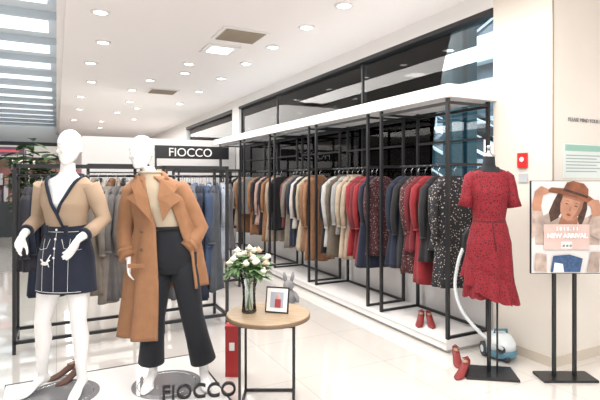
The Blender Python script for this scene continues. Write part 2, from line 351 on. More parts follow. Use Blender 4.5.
boxo('board',1.6,3.0,8.98,9.03,1.86,2.1,BLACK,sg)
boxo('leg_1',1.6,1.63,8.98,9.03,0,1.86,BLACK,sg); boxo('leg_2',2.83,2.86,8.98,9.03,0,1.86,BLACK,sg)
text('letters','FIOCCO',.22,(2.25,8.975,1.905),(pi/2,0,0),WHITE,sg)
rack('garment_rack',.5,1.5,9.3,1.75,1.6,[(.6+i*.1,['beige_coat','black_dress','white_blouse','camel_coat'][i%4],[BG,BK,WH,CM][i%4],.9) for i in range(9)])
rack('garment_rack',1.8,2.7,8.2,1.62,1.52,[(1.9+i*.12,['white_blouse','black_dress','blue_shirt'][i%3],[WH,BK,(.1,.15,.3)][i%3],.9) for i in range(7)])
# far hall stuff
SG=boxo('shop_sign',-1.6,-.72,14,14.06,2.08,2.28,mat('purple_sign',(.16,.07,.13),.4))
sup=MB(); sup.box(-1.6,-1.56,14.0,14.06,0,2.08); sup.box(-.76,-.72,14.0,14.06,0,2.08); sup.box(-1.5,-.85,13.99,14.0,2.15,2.21,1); sup.obj('sign_posts',[BLACK,mat('sign_stripe_red',(.5,.08,.1),.4,emis=.4)],parent=SG)
CMT=[DARK,mat('counter_red',(.25,.1,.1),.6),mat('goods_a',(.4,.25,.2),.6),mat('goods_b',(.1,.1,.12),.6),mat('goods_c',(.5,.5,.52),.6)]
for x0,yy0 in ((-3.2,0),(-1.9,0),(-.2,0),(-2.6,3.2),(-1.2,3.6),(.4,3.0)):
    c=MB()
    c.box(x0,x0+1.0,14.2+yy0,14.8+yy0,0,.9,0); c.box(x0,x0+1.0,14.7+yy0,14.8+yy0,.9,1.75,1); c.box(x0,x0+1,14.5+yy0,14.7+yy0,1.3,1.32,0)
    for i in range(7): c.box(x0+.06+i*.13,x0+.14+i*.13,14.25+yy0,14.45+yy0,.9,1.1+.1*((i*7)%3),2+i%3); c.box(x0+.05+i*.13,x0+.14+i*.13,14.52+yy0,14.68+yy0,1.32,1.5+.06*((i*5)%3),2+(i+1)%3)
    c.obj('shop_display_counter',CMT)
c=MB(); c.box(-7,.3,21.4,21.98,0,2.9,0); c.box(-7,.3,21.3,21.4,2.3,2.75,1)
for i in range(8):
    x=-6.8+i*.88; c.box(x,x+.78,21.36,21.41,1.5,2.2,2+i%2); c.box(x,x+.78,21.3,21.4,.2,1.35,3 if i%2 else 4)
c.obj('shopfront',[DARK,mat('fascia_cream',(.7,.66,.6),.5,emis=.3),mat('shelf_glow',(.9,.82,.7),.5,emis=.8),mat('shelf_brown',(.25,.15,.1),.6),mat('shelf_grey',(.3,.3,.33),.6)])
LEAF=mat('leaf_green',(.06,.14,.045),.6,ns=.4,nscale=10)
def leaf(c,p,d,L,W,mi):
    p=Vector(p); d=Vector(d).normalized(); s=d.cross(Vector((0,0,1))).normalized(); u=s.cross(d)
    a=[];N=5
    for i in range(N+1):
        t=i/N; q=p+d*L*t+Vector((0,0,-.35*L*t*t)); w=W*sin(pi*min(.97,t*.92+.06))
        a+= [q-s*w,q+u*w*.25*-1,q+s*w]
    f=[]
    for i in range(N):
        f+=[(3*i,3*i+1,3*i+4,3*i+3),(3*i+1,3*i+2,3*i+5,3*i+4)]
    c.add(a,f,mi)
def plant(loc,h):
    c=MB(); c.loft([ell(0,0,0,.16,.16,20),ell(0,0,.4,.22,.22,20),ell(0,0,.42,.2,.2,20),ell(0,0,.38,.19,.19,20)],1)
    for k in range(8):
        a=k*.8; top=(.22*cos(a),.22*sin(a),h*(.64+.05*k)); c.tube([(.03*cos(a),.03*sin(a),.36),(.1*cos(a),.1*sin(a),h*.4),top],[.02,.014,.008],6,2)
        for j in range(26):
            t=.35+.65*j/25; b=random.uniform(0,6.28); leaf(c,Vector(top)*t+Vector((0,0,.1)),(cos(b),sin(b),random.uniform(-.1,.8)),.34,.085,0)
    c.obj('potted_plant',[LEAF,WHITE,mat('stem',(.12,.08,.04),.8)],loc)
plant((-.62,12.3,0),2.25); plant((-.15,12.6,0),2.1); plant((2.75,12.6,0),2.1)
# ---------------------------------------------------------------- mannequins
def hand(c,w,d,n,side=1):
    w=Vector(w); d=Vector(d).normalized(); n=Vector(n); n=(n-d*n.dot(d)).normalized(); s=d.cross(n)*side
    R=[]
    for t,a,b in ((-.02,.022,.019),(.0,.023,.018),(.03,.034,.016),(.07,.041,.014),(.09,.037,.011)):
        R.append([w+d*t+s*a*cos(2*pi*j/14)+n*b*sin(2*pi*j/14) for j in range(14)])
    c.loft(R)
    for i,L in enumerate((.066,.078,.072,.056)):
        b=w+d*.082+s*(.03-.02*i); pts=[b-d*.015,b]; dr=d.copy(); ang=.12+.05*i
        for q in range(3):
            dr=(dr+n*(ang+.16*q)).normalized(); b=b+dr*L*(.42,.32,.26)[q]; pts.append(b)
        c.tube(pts,[.0095,.0095,.0088,.008,.0065],8)
    b=w+d*.02+s*.02; c.tube([b,b+(d*.6+s*.6+n*.15)*.035,b+(d*.9+s*.62+n*.3)*.062,b+(d*1.25+s*.6+n*.4)*.075],[.013,.012,.010,.007],8)
def head(c,cx,cy,zc,yaw=0,tilt=0):
    h=MB(); tab=[(.0,.018,.026,-.058),(.012,.036,.044,-.042),(.035,.050,.064,-.026),(.07,.062,.082,-.010),(.105,.069,.092,0),(.14,.073,.098,.006),(.175,.070,.094,.010),(.205,.057,.078,.012),(.227,.036,.05,.012),(.238,.010,.014,.012)]
    h.loft([ell(0,cy0,z,a,b,28) for z,a,b,cy0 in tab])
    h.tube([(0,-.084,.135),(0,-.100,.105),(0,-.108,.088),(0,-.092,.078)],[.008,.010,.014,.009],8)
    h.ball((0,-.086,.055),(.022,.008,.005)); h.ball((0,-.084,.045),(.019,.009,.006))
    for sx in (-1,1):
        h.ball((sx*.029,-.083,.118),(.015,.007,.008)); h.tube([(sx*.010,-.088,.135),(sx*.03,-.087,.142),(sx*.05,-.07,.136)],[.006,.007,.005],6)
        h.ball((sx*.073,.012,.108),(.008,.018,.030))
        h.ball((sx*.04,-.062,.085),(.022,.022,.018))
    M=Matrix.Translation((cx,cy,zc))@Matrix.Rotation(yaw,4,'Z')@Matrix.Rotation(tilt,4,'Y')
    o=len(c.v); c.v+=[tuple(M@Vector(v)) for v in h.v]
    for f,m,s in zip(h.f,h.m,h.s): c.f.append([i+o for i in f]); c.m.append(m); c.s.append(s)
def foot(c,an,dr,hl=.07):
    an=Vector(an); d=Vector(dr).normalized(); s=Vector((d.y,-d.x,0)); up=Vector((0,0,1)); R=[]
    for t,w,h,z in ((-.05,.016,.02,hl-.005),(-.035,.026,.034,hl+.005),(0,.030,.040,hl+.01),(.05,.033,.028,hl*.62+.018),(.10,.040,.02,hl*.22+.016),(.135,.038,.015,.015),(.165,.026,.011,.011),(.18,.010,.006,.008)):
        p=Vector((an.x,an.y,0))+d*t
        R.append([p+s*w*cos(2*pi*j/14)+up*(z+h*sin(2*pi*j/14)) for j in range(14)])
    c.loft(R)
def fuse(o,vox=.006):
    r=o.modifiers.new('remesh','REMESH'); r.mode='VOXEL'; r.voxel_size=vox; r.use_smooth_shade=True
    s=o.modifiers.new('smooth','SMOOTH'); s.iterations=4; s.factor=.6
A=math.radians(26.9)
M1=empty('dressed_mannequin',(.06,3.62,.04),-A-.12)
T1=[(1.56,.046,.048,.012,-.002),(1.50,.050,.05,.01,0),(1.475,.075,.058,.008,0),(1.45,.135,.072,.006,0),(1.42,.165,.085,.005,0),(1.36,.163,.098,.003,0),(1.29,.15,.112,.0,-.006),(1.22,.132,.1,0,0),(1.12,.114,.082,0,0),(1.04,.14,.098,0,0),(.95,.172,.112,0,.004),(.88,.175,.11,0,.004),(.80,.15,.09,0,0)]
c=MB()
c.loft([ell(cx,cy,z,w,d,32) for z,w,d,cx,cy in T1])
head(c,.022,0,1.552,.15,0)
def leg(c,hip,kn,an,fd,hl=.07):
    hip,kn,an=Vector(hip),Vector(kn),Vector(an)
    c.tube([hip,hip.lerp(kn,.3),hip.lerp(kn,.7),kn,kn.lerp(an,.3)+Vector((0,.015,0)),kn.lerp(an,.7),an,an-Vector((0,0,.03))],[.088,.085,.065,.052,.055,.040,.032,.033],20)
    foot(c,an,fd,hl)
leg(c,(-.085,0,.86),(-.155,-.03,.50),(-.195,.03,.115),(-.35,-1,0)); leg(c,(.085,0,.86),(.10,-.02,.50),(.10,.02,.115),(.12,-1,0))
a1=[(-.165,0,1.41),(-.205,.03,1.30),(-.245,.06,1.18),(-.225,-.06,1.13),(-.185,-.18,1.09)]
a2=[(.170,0,1.41),(.205,.03,1.30),(.24,.05,1.18),(.225,-.06,1.12),(.19,-.17,1.07)]
rr=[.048,.044,.038,.034,.025]
c.tube(a1,rr,16); c.tube(a2,rr,16); hand(c,a1[-1],(.12,-.55,-.6),(.9,0,.1),-1); hand(c,a2[-1],(-.14,-.5,-.65),(-.9,0,.1),1)
fuse(c.obj('body',MANN,parent=M1))
def surf(tab,off):
    def f(z,a):
        w,d,cx,cy=interp(tab,z); w+=off;d+=off
        return Vector((cx+w*cos(a),cy+d*sin(a),z))
    return f
ST=[(1.475,.10,.066,.008,0)]+T1[3:]
sw=surf(ST,.014)
c=MB(); n=96; zs=[1.468-.006*i for i in range(61)]
VB=1.225
def vw(z): return .118*max(0,(z-VB))/(1.468-VB)
R=[[sw(z,2*pi*j/n) for j in range(n)] for z in zs]
def mf(i,j):
    p=(R[i][j]+R[i][(j+1)%n])/2
    if p.y<0 and abs(p.x-.008)<vw(p.z): return None
    return 1 if zs[i]<1.118 else 0
c.loft(R,0,False,False,True,mf)
for sx in (-1,1):
    pts=[]
    for i in range(14):
        z=1.468-(1.468-VB)*i/13; x=sx*vw(z)*1.01; w,d,cx,cy=interp(ST,z); w+=.014;d+=.014
        yv=-d*math.sqrt(max(0.02,1-(x/w)**2)); pts.append((x+.008,yv-.003,z))
    c.tube(pts,.011,8,1)
c.tube([(.126,-.018,1.468),(.10,.035,1.478),(.0,.068,1.486),(-.085,.035,1.478),(-.11,-.018,1.468)],.013,8,1)
c.tube([(.008,-.118,VB),(.03,-.118,1.18),(.05,-.10,1.12)],[.011,.009,.008],8,1)
for a in (a1,a2):
    q=[Vector(p) for p in a]; c.tube([q[0]+Vector((0,0,.005)),q[1],q[2],q[3],q[3].lerp(q[4],.45)],[.064,.058,.052,.046,.043],18,0); c.tube([q[3].lerp(q[4],.42),q[3].lerp(q[4],.60)],[.045,.044],18,1)
c.obj('sweater',[TAN,NAVY],parent=M1)
c=MB(); n=48
sk=[(1.145,.132,.1),(1.10,.137,.105),(1.02,.168,.125),(.93,.19,.135),(.8,.20,.14),(.70,.21,.142)]
zs=[1.145-.0185*i for i in range(25)]
R=[ell(0,.002,z,*interp(sk,z),n,1,.03*max(0,(1-z))*3,6,1) for z in zs]; c.loft(R,0,False,False)
def skp(x,z,o=.004):
    w,d=interp(sk,z); return (x,.002-(d+o)*math.sqrt(max(0,1-(x/w)**2)),z)
for zz in (1.105,.715): c.tube([skp(-.16*(1 if zz<1 else .75)+.32*(1 if zz<1 else .75)*i/16,zz,.003) for i in range(17)],.0016,5,1)
c.tube([skp(0,1.1-.38*i/12) for i in range(13)],.0013,5,1)
for sx in (-1,1):
    c.tube([skp(sx*.04,1.06),skp(sx*.06,1.0),skp(sx*.12,.985),skp(sx*.15,.99)],.0015,5,1)
    c.tube([skp(sx*.09,1.06-.34*i/12) for i in range(13)],.0012,5,1)
    c.box(sx*.07-.012,sx*.07+.012,-.118,-.108,1.085,1.15,0)
for q in range(4): 
    p=skp(0,1.12-.06*q,.008); c.ball(p,(.008,.004,.008),1)
c.ball(skp(-.07,.90,.006),(.026,.004,.012),1); c.tube([skp(-.105,.925,.006),skp(-.07,.9,.009),skp(-.03,.925,.006)],[.006,.004,.006],6,1)
c.tube([skp(-.02,.96,.01),skp(-.045,.92,.012),skp(-.03,.88,.01)],[.003,.004,.003],6,1)
c.obj('denim_skirt',[NAVY,WHITE],parent=M1)
M2=empty('dressed_mannequin',(.675,3.44,.04),-A+.02)
T2=[(1.54,.046,.048,-.115,-.002),(1.48,.050,.05,-.095,0),(1.45,.075,.058,-.085,0),(1.425,.13,.072,-.07,0),(1.39,.16,.085,-.055,0),(1.33,.158,.098,-.04,0),(1.26,.145,.11,-.02,-.004),(1.19,.128,.1,0,0),(1.09,.112,.082,.03,0),(1.0,.14,.098,.045,0),(.91,.168,.11,.05,.004),(.80,.15,.09,.05,0)]
c=MB(); c.loft([ell(cx,cy,z,w,d,32) for z,w,d,cx,cy in T2]); head(c,-.145,0,1.525,-.35,-.10)
leg(c,(-.03,0,.86),(-.07,-.05,.48),(-.085,.02,.115),(-.1,-1,0)); leg(c,(.13,0,.86),(.20,-.04,.48),(.27,.04,.115),(.35,-1,0))
b1=[(-.215,0,1.37),(-.255,.03,1.24),(-.285,.05,1.10),(-.26,-.01,.98),(-.225,-.06,.90)]
b2=[(.10,0,1.38),(.17,.04,1.24),(.235,.07,1.10),(.20,.0,1.02),(.15,-.06,.96)]
c.tube(b1,rr,16); c.tube(b2,rr,16); hand(c,b1[-1],(.08,-.12,-.9),(.9,0,.1),-1); hand(c,b2[-1],(-.2,-.1,-.8),(-.8,.3,.1),1)
fuse(c.obj('body',MANN,parent=M2))
c=MB(); sf=surf([(1.50,.058,.058,-.1,0),(1.46,.062,.06,-.09,0)]+T2[3:],.012); n=48
zs=[1.50-.02*i for i in range(22)]; c.loft([[sf(z,2*pi*j/n) for j in range(n)] for z in zs],0,False,False)
c.tube([sf(1.5,2*pi*j/16) for j in range(17)],.010,8,0); c.obj('cream_sweater',[CREAMK],parent=M2)
c=MB()
c.loft([ell(.035,0,1.12,.125,.095,36),ell(.04,0,1.04,.145,.108,36),ell(.05,0,.95,.18,.122,36),ell(.05,0,.86,.185,.12,36),ell(.05,0,.80,.16,.10,36)])
def pl(a,b,d2): 
    a,b,d2=Vector(a),Vector(b),Vector(d2); c.tube([a,a.lerp(b,.5),b,b.lerp(d2,.5),d2],[.098,.090,.078,.080,.090],24)
pl((-.03,0,.88),(-.065,-.03,.50),(-.09,.0,.17)); pl((.13,0,.88),(.20,-.02,.50),(.27,.02,.17))
c.tube([(.17*cos(a)*.78+.035,.12*sin(a)*.82,1.115) for a in [2*pi*j/24 for j in range(25)]],.012,8)
c.obj('black_trousers',BLK,parent=M2)
n=72; c=MB()
CT=[(1.47,.10,.085,-.09,.01),(1.43,.165,.10,-.07,.01),(1.38,.20,.115,-.05,.01),(1.28,.20,.135,-.03,.01),(1.12,.20,.135,.0,.015),(.95,.24,.15,.0,.02),(.7,.27,.17,-.005,.03),(.35,.30,.19,-.01,.04)]
zs=[i/40 for i in range(41)]; R=[]
for t in zs:
    row=[]
    for j in range(n+1):
        s=j/n
        hem=.70+( .36-.70)*max(0,min(1,(s-.35)/.35))
        z=1.47-(1.47-hem)*t
        w,d,cx,cy=interp(CT,z)
        op=.35+.55*min(1,t*1.4); opl=.25-.25*min(1,t*1.5)
        a=(-pi/2+op)+s*(2*pi-op-opl)
        wv=1+.11*t*sin(9*a+1.0)+.035*t*sin(17*a)
        row.append((cx+w*wv*cos(a),cy+d*wv*sin(a),z))
    R.append(row)
c.loft(R,0,False,False,False)
o=c.obj('camel_trench_coat',[CAMEL],parent=M2); m=o.modifiers.new('s','SOLIDIFY'); m.thickness=.012; m.offset=0
c=MB()
for b,l in ((b1,.93),(b2,.9)):
    q=[Vector(p) for p in b]; c.tube([q[0]+Vector((.02 if b is b1 else -.02,0,.02)),q[0],q[1],q[2],q[3],q[3].lerp(q[4],l)],[.06,.078,.072,.064,.062,.064],20,0)
    c.tube([q[3].lerp(q[4],.3),q[3].lerp(q[4],.6)],[.068,.068],20,0)
c.tube([(.03,-.055,1.44),(.0,.02,1.47),(-.05,.075,1.49),(-.11,.075,1.49),(-.17,.02,1.475),(-.18,-.05,1.45)],[.02,.026,.028,.028,.026,.02],10,0)
def lap(pts,off=-.012):
    v=[Vector(p) for p in pts]; k=len(v); u=[p+Vector((0,off,0)) for p in v]
    c.add(v+u,[tuple(range(k)),tuple(range(2*k-1,k-1,-1))]+[(i,(i+1)%k,k+(i+1)%k,k+i) for i in range(k)],0,False)
lap([(-.15,-.085,1.465),(-.075,-.135,1.33),(-.045,-.15,1.17),(-.135,-.150,1.27),(-.225,-.115,1.33),(-.165,-.13,1.36),(-.20,-.10,1.41)])
lap([(.0,-.085,1.455),(-.005,-.135,1.33),(.03,-.145,1.17),(.09,-.14,1.27),(.155,-.11,1.32),(.10,-.12,1.36),(.12,-.09,1.40)])
for z in (1.1,.98): c.ball((-.11,-.155,z),(.013,.006,.013),1)
c.box(-.20,-.09,-.165,-.155,.86,.885,0)
c.obj('coat_sleeves_and_lapels',[CAMEL,mat('button_brown',(.12,.05,.02),.4)],parent=M2)
# stage
P=empty('mannequin_stage')
boxo('deck',-.32,1.02,2.55,3.96,0,.035,PLW,P,.004)
c=MB(); c.box(-.325,1.025,2.54,2.552,0,.036); c.box(1.02,1.032,2.54,3.965,0,.036); c.box(-.325,1.025,3.96,3.972,0,.036); c.obj('deck_edge',BLACK,parent=P)
c=MB()
for x,y in ((.03,3.62),(.70,3.47)): c.loft([ell(x,y,.035,.24,.24,40),ell(x,y,.041,.24,.24,40)]); c.tube([(x+.20*cos(2*pi*i/40),y+.20*sin(2*pi*i/40),.041) for i in range(41)],.003,6,1)
c.obj('disc_bases',[mat('smoked_disc',(.22,.22,.23),.08,coat=1),STEEL],parent=P)
text('stage_letters','FIOCCO',.13,(.85,3.16,.037),(pi/2,0,-.33),BLACK,P,.012,'CENTER',.001)
# ---------------------------------------------------------------- dress form in red lace
F=empty('red_dress_form',(2.95,2.62,0),-A-.15)
c=MB(); c.box(-.19,.19,-.13,.13,0,.018); c.tube([(0,0,.018),(0,0,.75)],.016,12); c.tube([(.06,0,.018),(.06,0,.62)],.008,8)
c.obj('stand',BLACK,parent=F,bevel=.003)
DF=[(1.66,.042,.045),(1.60,.045,.048),(1.575,.06,.055),(1.555,.105,.07),(1.53,.132,.082),(1.46,.138,.095),(1.39,.135,.112),(1.30,.12,.10),(1.19,.105,.085),(1.10,.128,.10),(1.0,.15,.115),(.78,.162,.12),(.60,.175,.13)]
c=MB(); c.loft([ell(0,0,z,w,d,32) for z,w,d in DF[:11]]); c.loft([ell(0,0,1.66,.046,.048,24),ell(0,0,1.675,.046,.048,24),ell(0,0,1.69,.02,.02,24),ell(0,0,1.72,.012,.012,24)],1)
c.ball((0,0,1.735),.018,1)
c.obj('form_body',[BLK,STEEL],parent=F)
c=MB(); n=84; zs=[1.585-.014*i for i in range(71)]
R=[]
for z in zs:
    w,d=interp(DF,z); t=max(0,(1.1-z)/.5)
    R.append([(  (w+.013)*(1+.07*t*sin(8*2*pi*j/n+.6))*cos(2*pi*j/n),(d+.013)*(1+.14*t*sin(8*2*pi*j/n+.6))*sin(2*pi*j/n),z-(.014*abs(sin(14*2*pi*j/n/2))if z<.62 else 0)) for j in range(n)])
def mf(i,j):
    a=(j+.5)/n*2*pi; x=cos(a)*interp(DF,zs[i])[0]; 
    if zs[i]>1.545+ (x*2.2)**2 and sin(a)<0: return None
    return 1 if 1.19>zs[i]>1.17 else 0
c.loft(R,0,False,False,True,mf)
R=[]
for k in range(6):
    t=k/5; row=[]
    for j in range(n):
        a=2*pi*j/n; zt=.83-.10*cos(a+.6); z=zt-.17*t; w,d=interp(DF,max(z,.6)); g=1+.10*t*sin(11*a)
        row.append(((w+.016+.016*t)*g*cos(a),(d+.018+.020*t)*g*sin(a),z-.010*t*abs(sin(9*a))))
    R.append(row)
c.loft(R,0,False,False)
for sx in (-1,1):
    c.tube([(sx*.108,0,1.525),(sx*.135,0,1.50),(sx*.152,-.005,1.43),(sx*.166,-.01,1.35),(sx*.178,-.01,1.28)],[.042,.050,.048,.046,.056],20,0)
c.tube([(.0,-.105,1.18),(.012,-.13,1.05),(.02,-.145,.96)],[.006,.004,.004],6,1)
c.obj('lace_dress',[REDLACE,cloth((.10,.002,.006))],parent=F)
# ---------------------------------------------------------------- high heels
def heels(name,pos,rot,m,flatpair=.09,which=(0,1)):
    for k in which:
        c=MB(); R=[]
        for y,w,z,h in ((.10,.024,.078,.028),(.07,.030,.072,.03),(.02,.031,.05,.024),(-.03,.034,.024,.018),(-.07,.037,.014,.014),(-.105,.030,.010,.010),(-.13,.008,.006,.005)):
            R.append([(w*cos(2*pi*j/14),y,z+h*sin(2*pi*j/14)) for j in range(14)])
        c.loft(R); c.tube([(0,.095,.06),(0,.105,.03),(0,.108,0)],[.012,.007,.006],8)
        c.tube([(-.028,.07,.10),(0,.105,.112),(.028,.07,.10)],.004,6)
        c.ball((0,.05,.086),(.022,.03,.012),1)
        ox=(k-.5)*flatpair; o=c.obj(name,[m,mat('insole',(.30,.19,.13),.6)],(pos[0]+ox*cos(rot),pos[1]+ox*sin(rot),pos[2]),rot+(k-.5)*.3)
REDS=mat('red_suede',(.20,.02,.02),.6)
heels('red_high_heel',(2.76,2.70,0),-1.0,REDS,0,(0,)); heels('red_high_heel',(2.90,2.90,0),-.5,REDS,0,(0,))
heels('red_high_heel',(3.1,3.5,.12),-.7,REDS)
heels('brown_high_heel',(.075,3.89,.035),-1.1,mat('brown_suede',(.10,.045,.03),.6),.11)
# ---------------------------------------------------------------- table
TB=empty('round_side_table',(1.26,2.95,0),-A)
c=MB(); c.loft([ell(0,0,.596,.274,.274,56),ell(0,0,.60,.276,.276,56),ell(0,0,.603,.272,.272,56)]); c.loft([ell(0,0,.572,.27,.27,56),ell(0,0,.575,.278,.278,56),ell(0,0,.598,.278,.278,56)],1); c.obj('top',[WOODM,mat('table_rim',(.16,.10,.06),.5)],parent=TB)
c=MB(); w=.008
for sx in (-1,1):
    for sy in (-1,1): c.box(sx*.17-w,sx*.17+w,sy*.17-w,sy*.17+w,0,.572)
for z in (.012,.562):
    for s in (-1,1): c.box(-.17,.17,s*.17-w,s*.17+w,z-w,z+w); c.box(s*.17-w,s*.17+w,-.17,.17,z-w,z+w)
c.obj('legs',[BLACK],parent=TB)
V=empty('glass_vase_of_flowers',(1.15,3.02,.603))
prof=[(0,.048),(.01,.05),(.10,.042),(.17,.046),(.235,.064),(.24,.066)]
VG=glass('vase_glass',(.88,.93,.92),.35,.02)
c=MB(); c.loft([ell(0,0,z,r,r,24) for z,r in prof]+[ell(0,0,z+.006 if z<.01 else z,r-.004,r-.004,24) for z,r in prof[::-1]]); c.obj('vase',[VG],parent=V)
c=MB()
for k in range(40):
    a=random.uniform(0,6.28); r=.14*math.sqrt(random.random()); h=.42-3.2*r*r+random.uniform(-.06,.03)-.01; top=Vector((r*cos(a),r*sin(a),h))
    if k%3==0: c.tube([(-.02*cos(a),-.02*sin(a),.02),(.012*cos(a),.012*sin(a),.2),top*.8+Vector((0,0,.06)),top],.002,5,0)
    else: c.tube([(.008*cos(a),.008*sin(a),.23),top*.8+Vector((0,0,.06)),top],.002,5,0)
    if k%5 in (0,2,3):
        R=.022
        for q in range(3): c.ball(top+Vector((random.uniform(-.008,.008),random.uniform(-.008,.008),q*.006)),(R-.006*q,R-.006*q,.016),1+(k%10==0),10,6)
        for q in range(6):
            b=q*1.05; leaf(c,top,(cos(b),sin(b),.5),.032,.013,1+(k%10==0))
    for q in range(7):
        b=random.uniform(0,6.28); leaf(c,top*.86,(cos(b),sin(b),random.uniform(-.3,.8)),.085,.016,0)
c.obj('bouquet',[mat('bouquet_leaf',(.10,.20,.07),.6,ns=.4),mat('petal_white',(.70,.67,.56),.7),mat('petal_peach',(.6,.42,.3),.7)],parent=V)
PF=empty('picture_frame',(1.30,2.91,.604),-A-.25)
def tilt(c,rx):
    M=Matrix.Rotation(rx,4,'X'); c.v=[tuple(M@Vector(v)) for v in c.v]
c=MB(); c.box(-.08,.08,0,.012,.0,.17,0); c.box(-.071,.071,-.002,.001,.010,.160,1); c.box(-.045,.045,-.004,-.001,.035,.136,2)
c.ball((.005,-.004,.105),(.014,.002,.018),3); c.box(-.012,.028,-.006,-.003,.036,.09,4)
tilt(c,-.22); c.tube([(0,.03,.13),(0,.09,.002)],.005,6,0)
c.obj('frame',[BLACK,WHITE,mat('photo_blue',(.4,.42,.5),.5),mat('photo_skin',(.6,.35,.25),.6),mat('photo_dress',(.35,.05,.06),.6)],parent=PF)
c=MB(); c.box(-.05,.05,-.05,.05,0,.36,0); c.box(-.053,.053,-.053,.053,.36,.385,0); c.box(-.02,.02,-.053,-.05,.2,.26,1); c.tube([(-.03,0,.385),(-.03,0,.41),(.03,0,.41),(.03,0,.385)],.006,6,1)
c.obj('red_fire_box',[REDM,WHITE],(1.2,3.5,0),-A,bevel=.004)
c=MB(); c.ball((0,0,.12),(.085,.075,.12)); c.ball((0,-.01,.27),(.065,.06,.06))
for sx in (-1,1):
    c.tube([(sx*.03,0,.31),(sx*.045,0,.36),(sx*.05,-.01,.42)],[.018,.022,.012],10); c.tube([(sx*.06,-.02,.19),(sx*.10,-.05,.13),(sx*.10,-.07,.09)],[.028,.026,.022],10)
    c.tube([(sx*.05,-.04,.04),(sx*.08,-.13,.035),(sx*.085,-.16,.05)],[.04,.036,.03],10)
c.obj('grey_plush_rabbit',[cloth((.26,.26,.27))],(2.38,4.98,0),-A)
# ---------------------------------------------------------------- vacuum cleaner
VC=empty('vacuum_cleaner',(3.31,2.82,0),-A)
VW=mat('vacuum_white',(.7,.76,.78),.3,coat=.4); VBm=mat('vacuum_blue',(.08,.22,.30),.35)
c=MB(); c.loft([ell(0,0,.03,.11,.13,28),ell(0,0,.05,.125,.14,28),ell(0,0,.09,.125,.14,28)],1)
c.loft([ell(0,0,.09,.122,.137,28),ell(0,0,.14,.115,.13,28),ell(0,.01,.19,.09,.10,28),ell(0,.02,.21,.05,.06,28)],0)
for sx in (-1,1):
    c.tube([(sx*.105,.05,.06),(sx*.135,.05,.06)],[.06,.058],20,2); c.tube([(sx*.135,.05,.06),(sx*.14,.05,.06)],[.03,.028],16,0)
c.ball((0,-.12,.03),.03,2); c.tube([(-.05,0,.20),(-.05,-.01,.235),(.05,-.01,.235),(.05,0,.20)],.010,8,1)
c.tube([(-.03,-.11,.10),(-.06,-.15,.12)],[.028,.028],12,2)
c.obj('body',[VW,VBm,DARK],parent=VC)
c=MB(); hp=[(-.03,-.13,.11),(-.10,-.17,.16),(-.22,-.12,.25),(-.33,-.02,.40),(-.36,.06,.58),(-.32,.10,.78),(-.27,.12,.9)]
def cr(P,m=10):
    P=[Vector(p) for p in P]; out=[]
    for i in range(len(P)-1):
        a=P[max(i-1,0)];b=P[i];d=P[i+1];e=P[min(i+2,len(P)-1)]
        for q in range(m):
            t=q/m; out.append(.5*((2*b)+(d-a)*t+(2*a-5*b+4*d-e)*t*t+(3*b-a-3*d+e)*t**3))
    return out+[P[-1]]
hh=cr(hp,14); c.tube(hh,[.013 if i%2 else .016 for i in range(len(hh))],10,0); c.tube([(-.27,.12,.88),(-.26,.12,1.0),(-.24,.10,1.06)],[.018,.018,.014],10,1)
c.obj('hose',[VW,DARK],parent=VC)
# ---------------------------------------------------------------- poster stand
PS=empty('poster_stand',(3.40,2.31,0),-A)
c=MB(); c.box(-.2,.2,-.09,.09,0,.018)
for x in (-.083,.07): c.box(x-.011,x+.011,-.012,.012,.018,.82)
c.box(-.262,.262,-.012,.008,.785,1.48)
c.obj('stand',[BLACK],parent=PS)
PM=[mat('poster_bg',(.64,.62,.61),.5),mat('poster_skin',(.44,.22,.14),.6,ns=.25,nscale=9),mat('poster_hat',(.22,.075,.035),.6,ns=.5,nscale=12),mat('poster_hair',(.06,.025,.015),.6,ns=.6,nscale=30),mat('poster_pink',(.60,.45,.41),.5,ns=.12,nscale=6),mat('poster_denim',(.04,.09,.2),.6,ns=.4,nscale=60),mat('poster_shirt',(.46,.36,.31),.6,ns=.4,nscale=14),mat('poster_lip',(.30,.04,.03),.5),WHITE,mat('poster_skin_shade',(.30,.135,.08),.6,ns=.25,nscale=9)]
c=MB(); Y=[-.013]
TR=[None]
def poly(pts,mi):
    if TR[0]:
        ang,ox,oz,s=TR[0]; pts=[(ox+s*((x-.0)*cos(ang)-(z-1.3)*sin(ang)),oz+s*((x-.0)*sin(ang)+(z-1.3)*cos(ang))) for x,z in pts]
    pts=[(max(-.258,min(.258,x)),min(1.476,z)) for x,z in pts]
    Y[0]-=.0004; c.add([(x,Y[0],z) for x,z in pts],[tuple(range(len(pts)))],mi,False)
def el(cx,cz,a,b,r=0,n=24): return [(cx+a*cos(t)*cos(r)-b*sin(t)*sin(r),cz+a*cos(t)*sin(r)+b*sin(t)*cos(r)) for t in [2*pi*i/n for i in range(n)]]
poly([(-.258,.79),(.258,.79),(.258,1.476),(-.258,1.476)],0)
poly([(-.23,1.0),(-.24,1.18),(-.13,1.24),(-.03,1.20),(.10,1.18),(.20,1.23),(.25,1.15),(.25,1.0)],6)
TR[0]=(-.28,.035,1.29,1.12)
poly([(-.05,1.14),(-.04,1.26),(.07,1.24),(.08,1.14)],9)
poly([(-.10,1.39),(-.12,1.30),(-.13,1.22),(-.10,1.16),(-.06,1.2),(-.03,1.33)],3)
poly([(.09,1.39),(.11,1.31),(.11,1.24),(.10,1.18),(.07,1.22),(.05,1.34)],3)
fc=[(-.068,1.36),(-.072,1.30),(-.058,1.245),(-.03,1.21),(.005,1.198),(.04,1.215),(.064,1.25),(.076,1.30),(.072,1.36),(.0,1.40)]
poly(fc,1); poly([(.03,1.212),(.064,1.25),(.076,1.30),(.072,1.36),(.055,1.36),(.052,1.29),(.038,1.24)],9)
poly([(-.072,1.345),(.075,1.345),(.072,1.37),(-.068,1.37)],9)
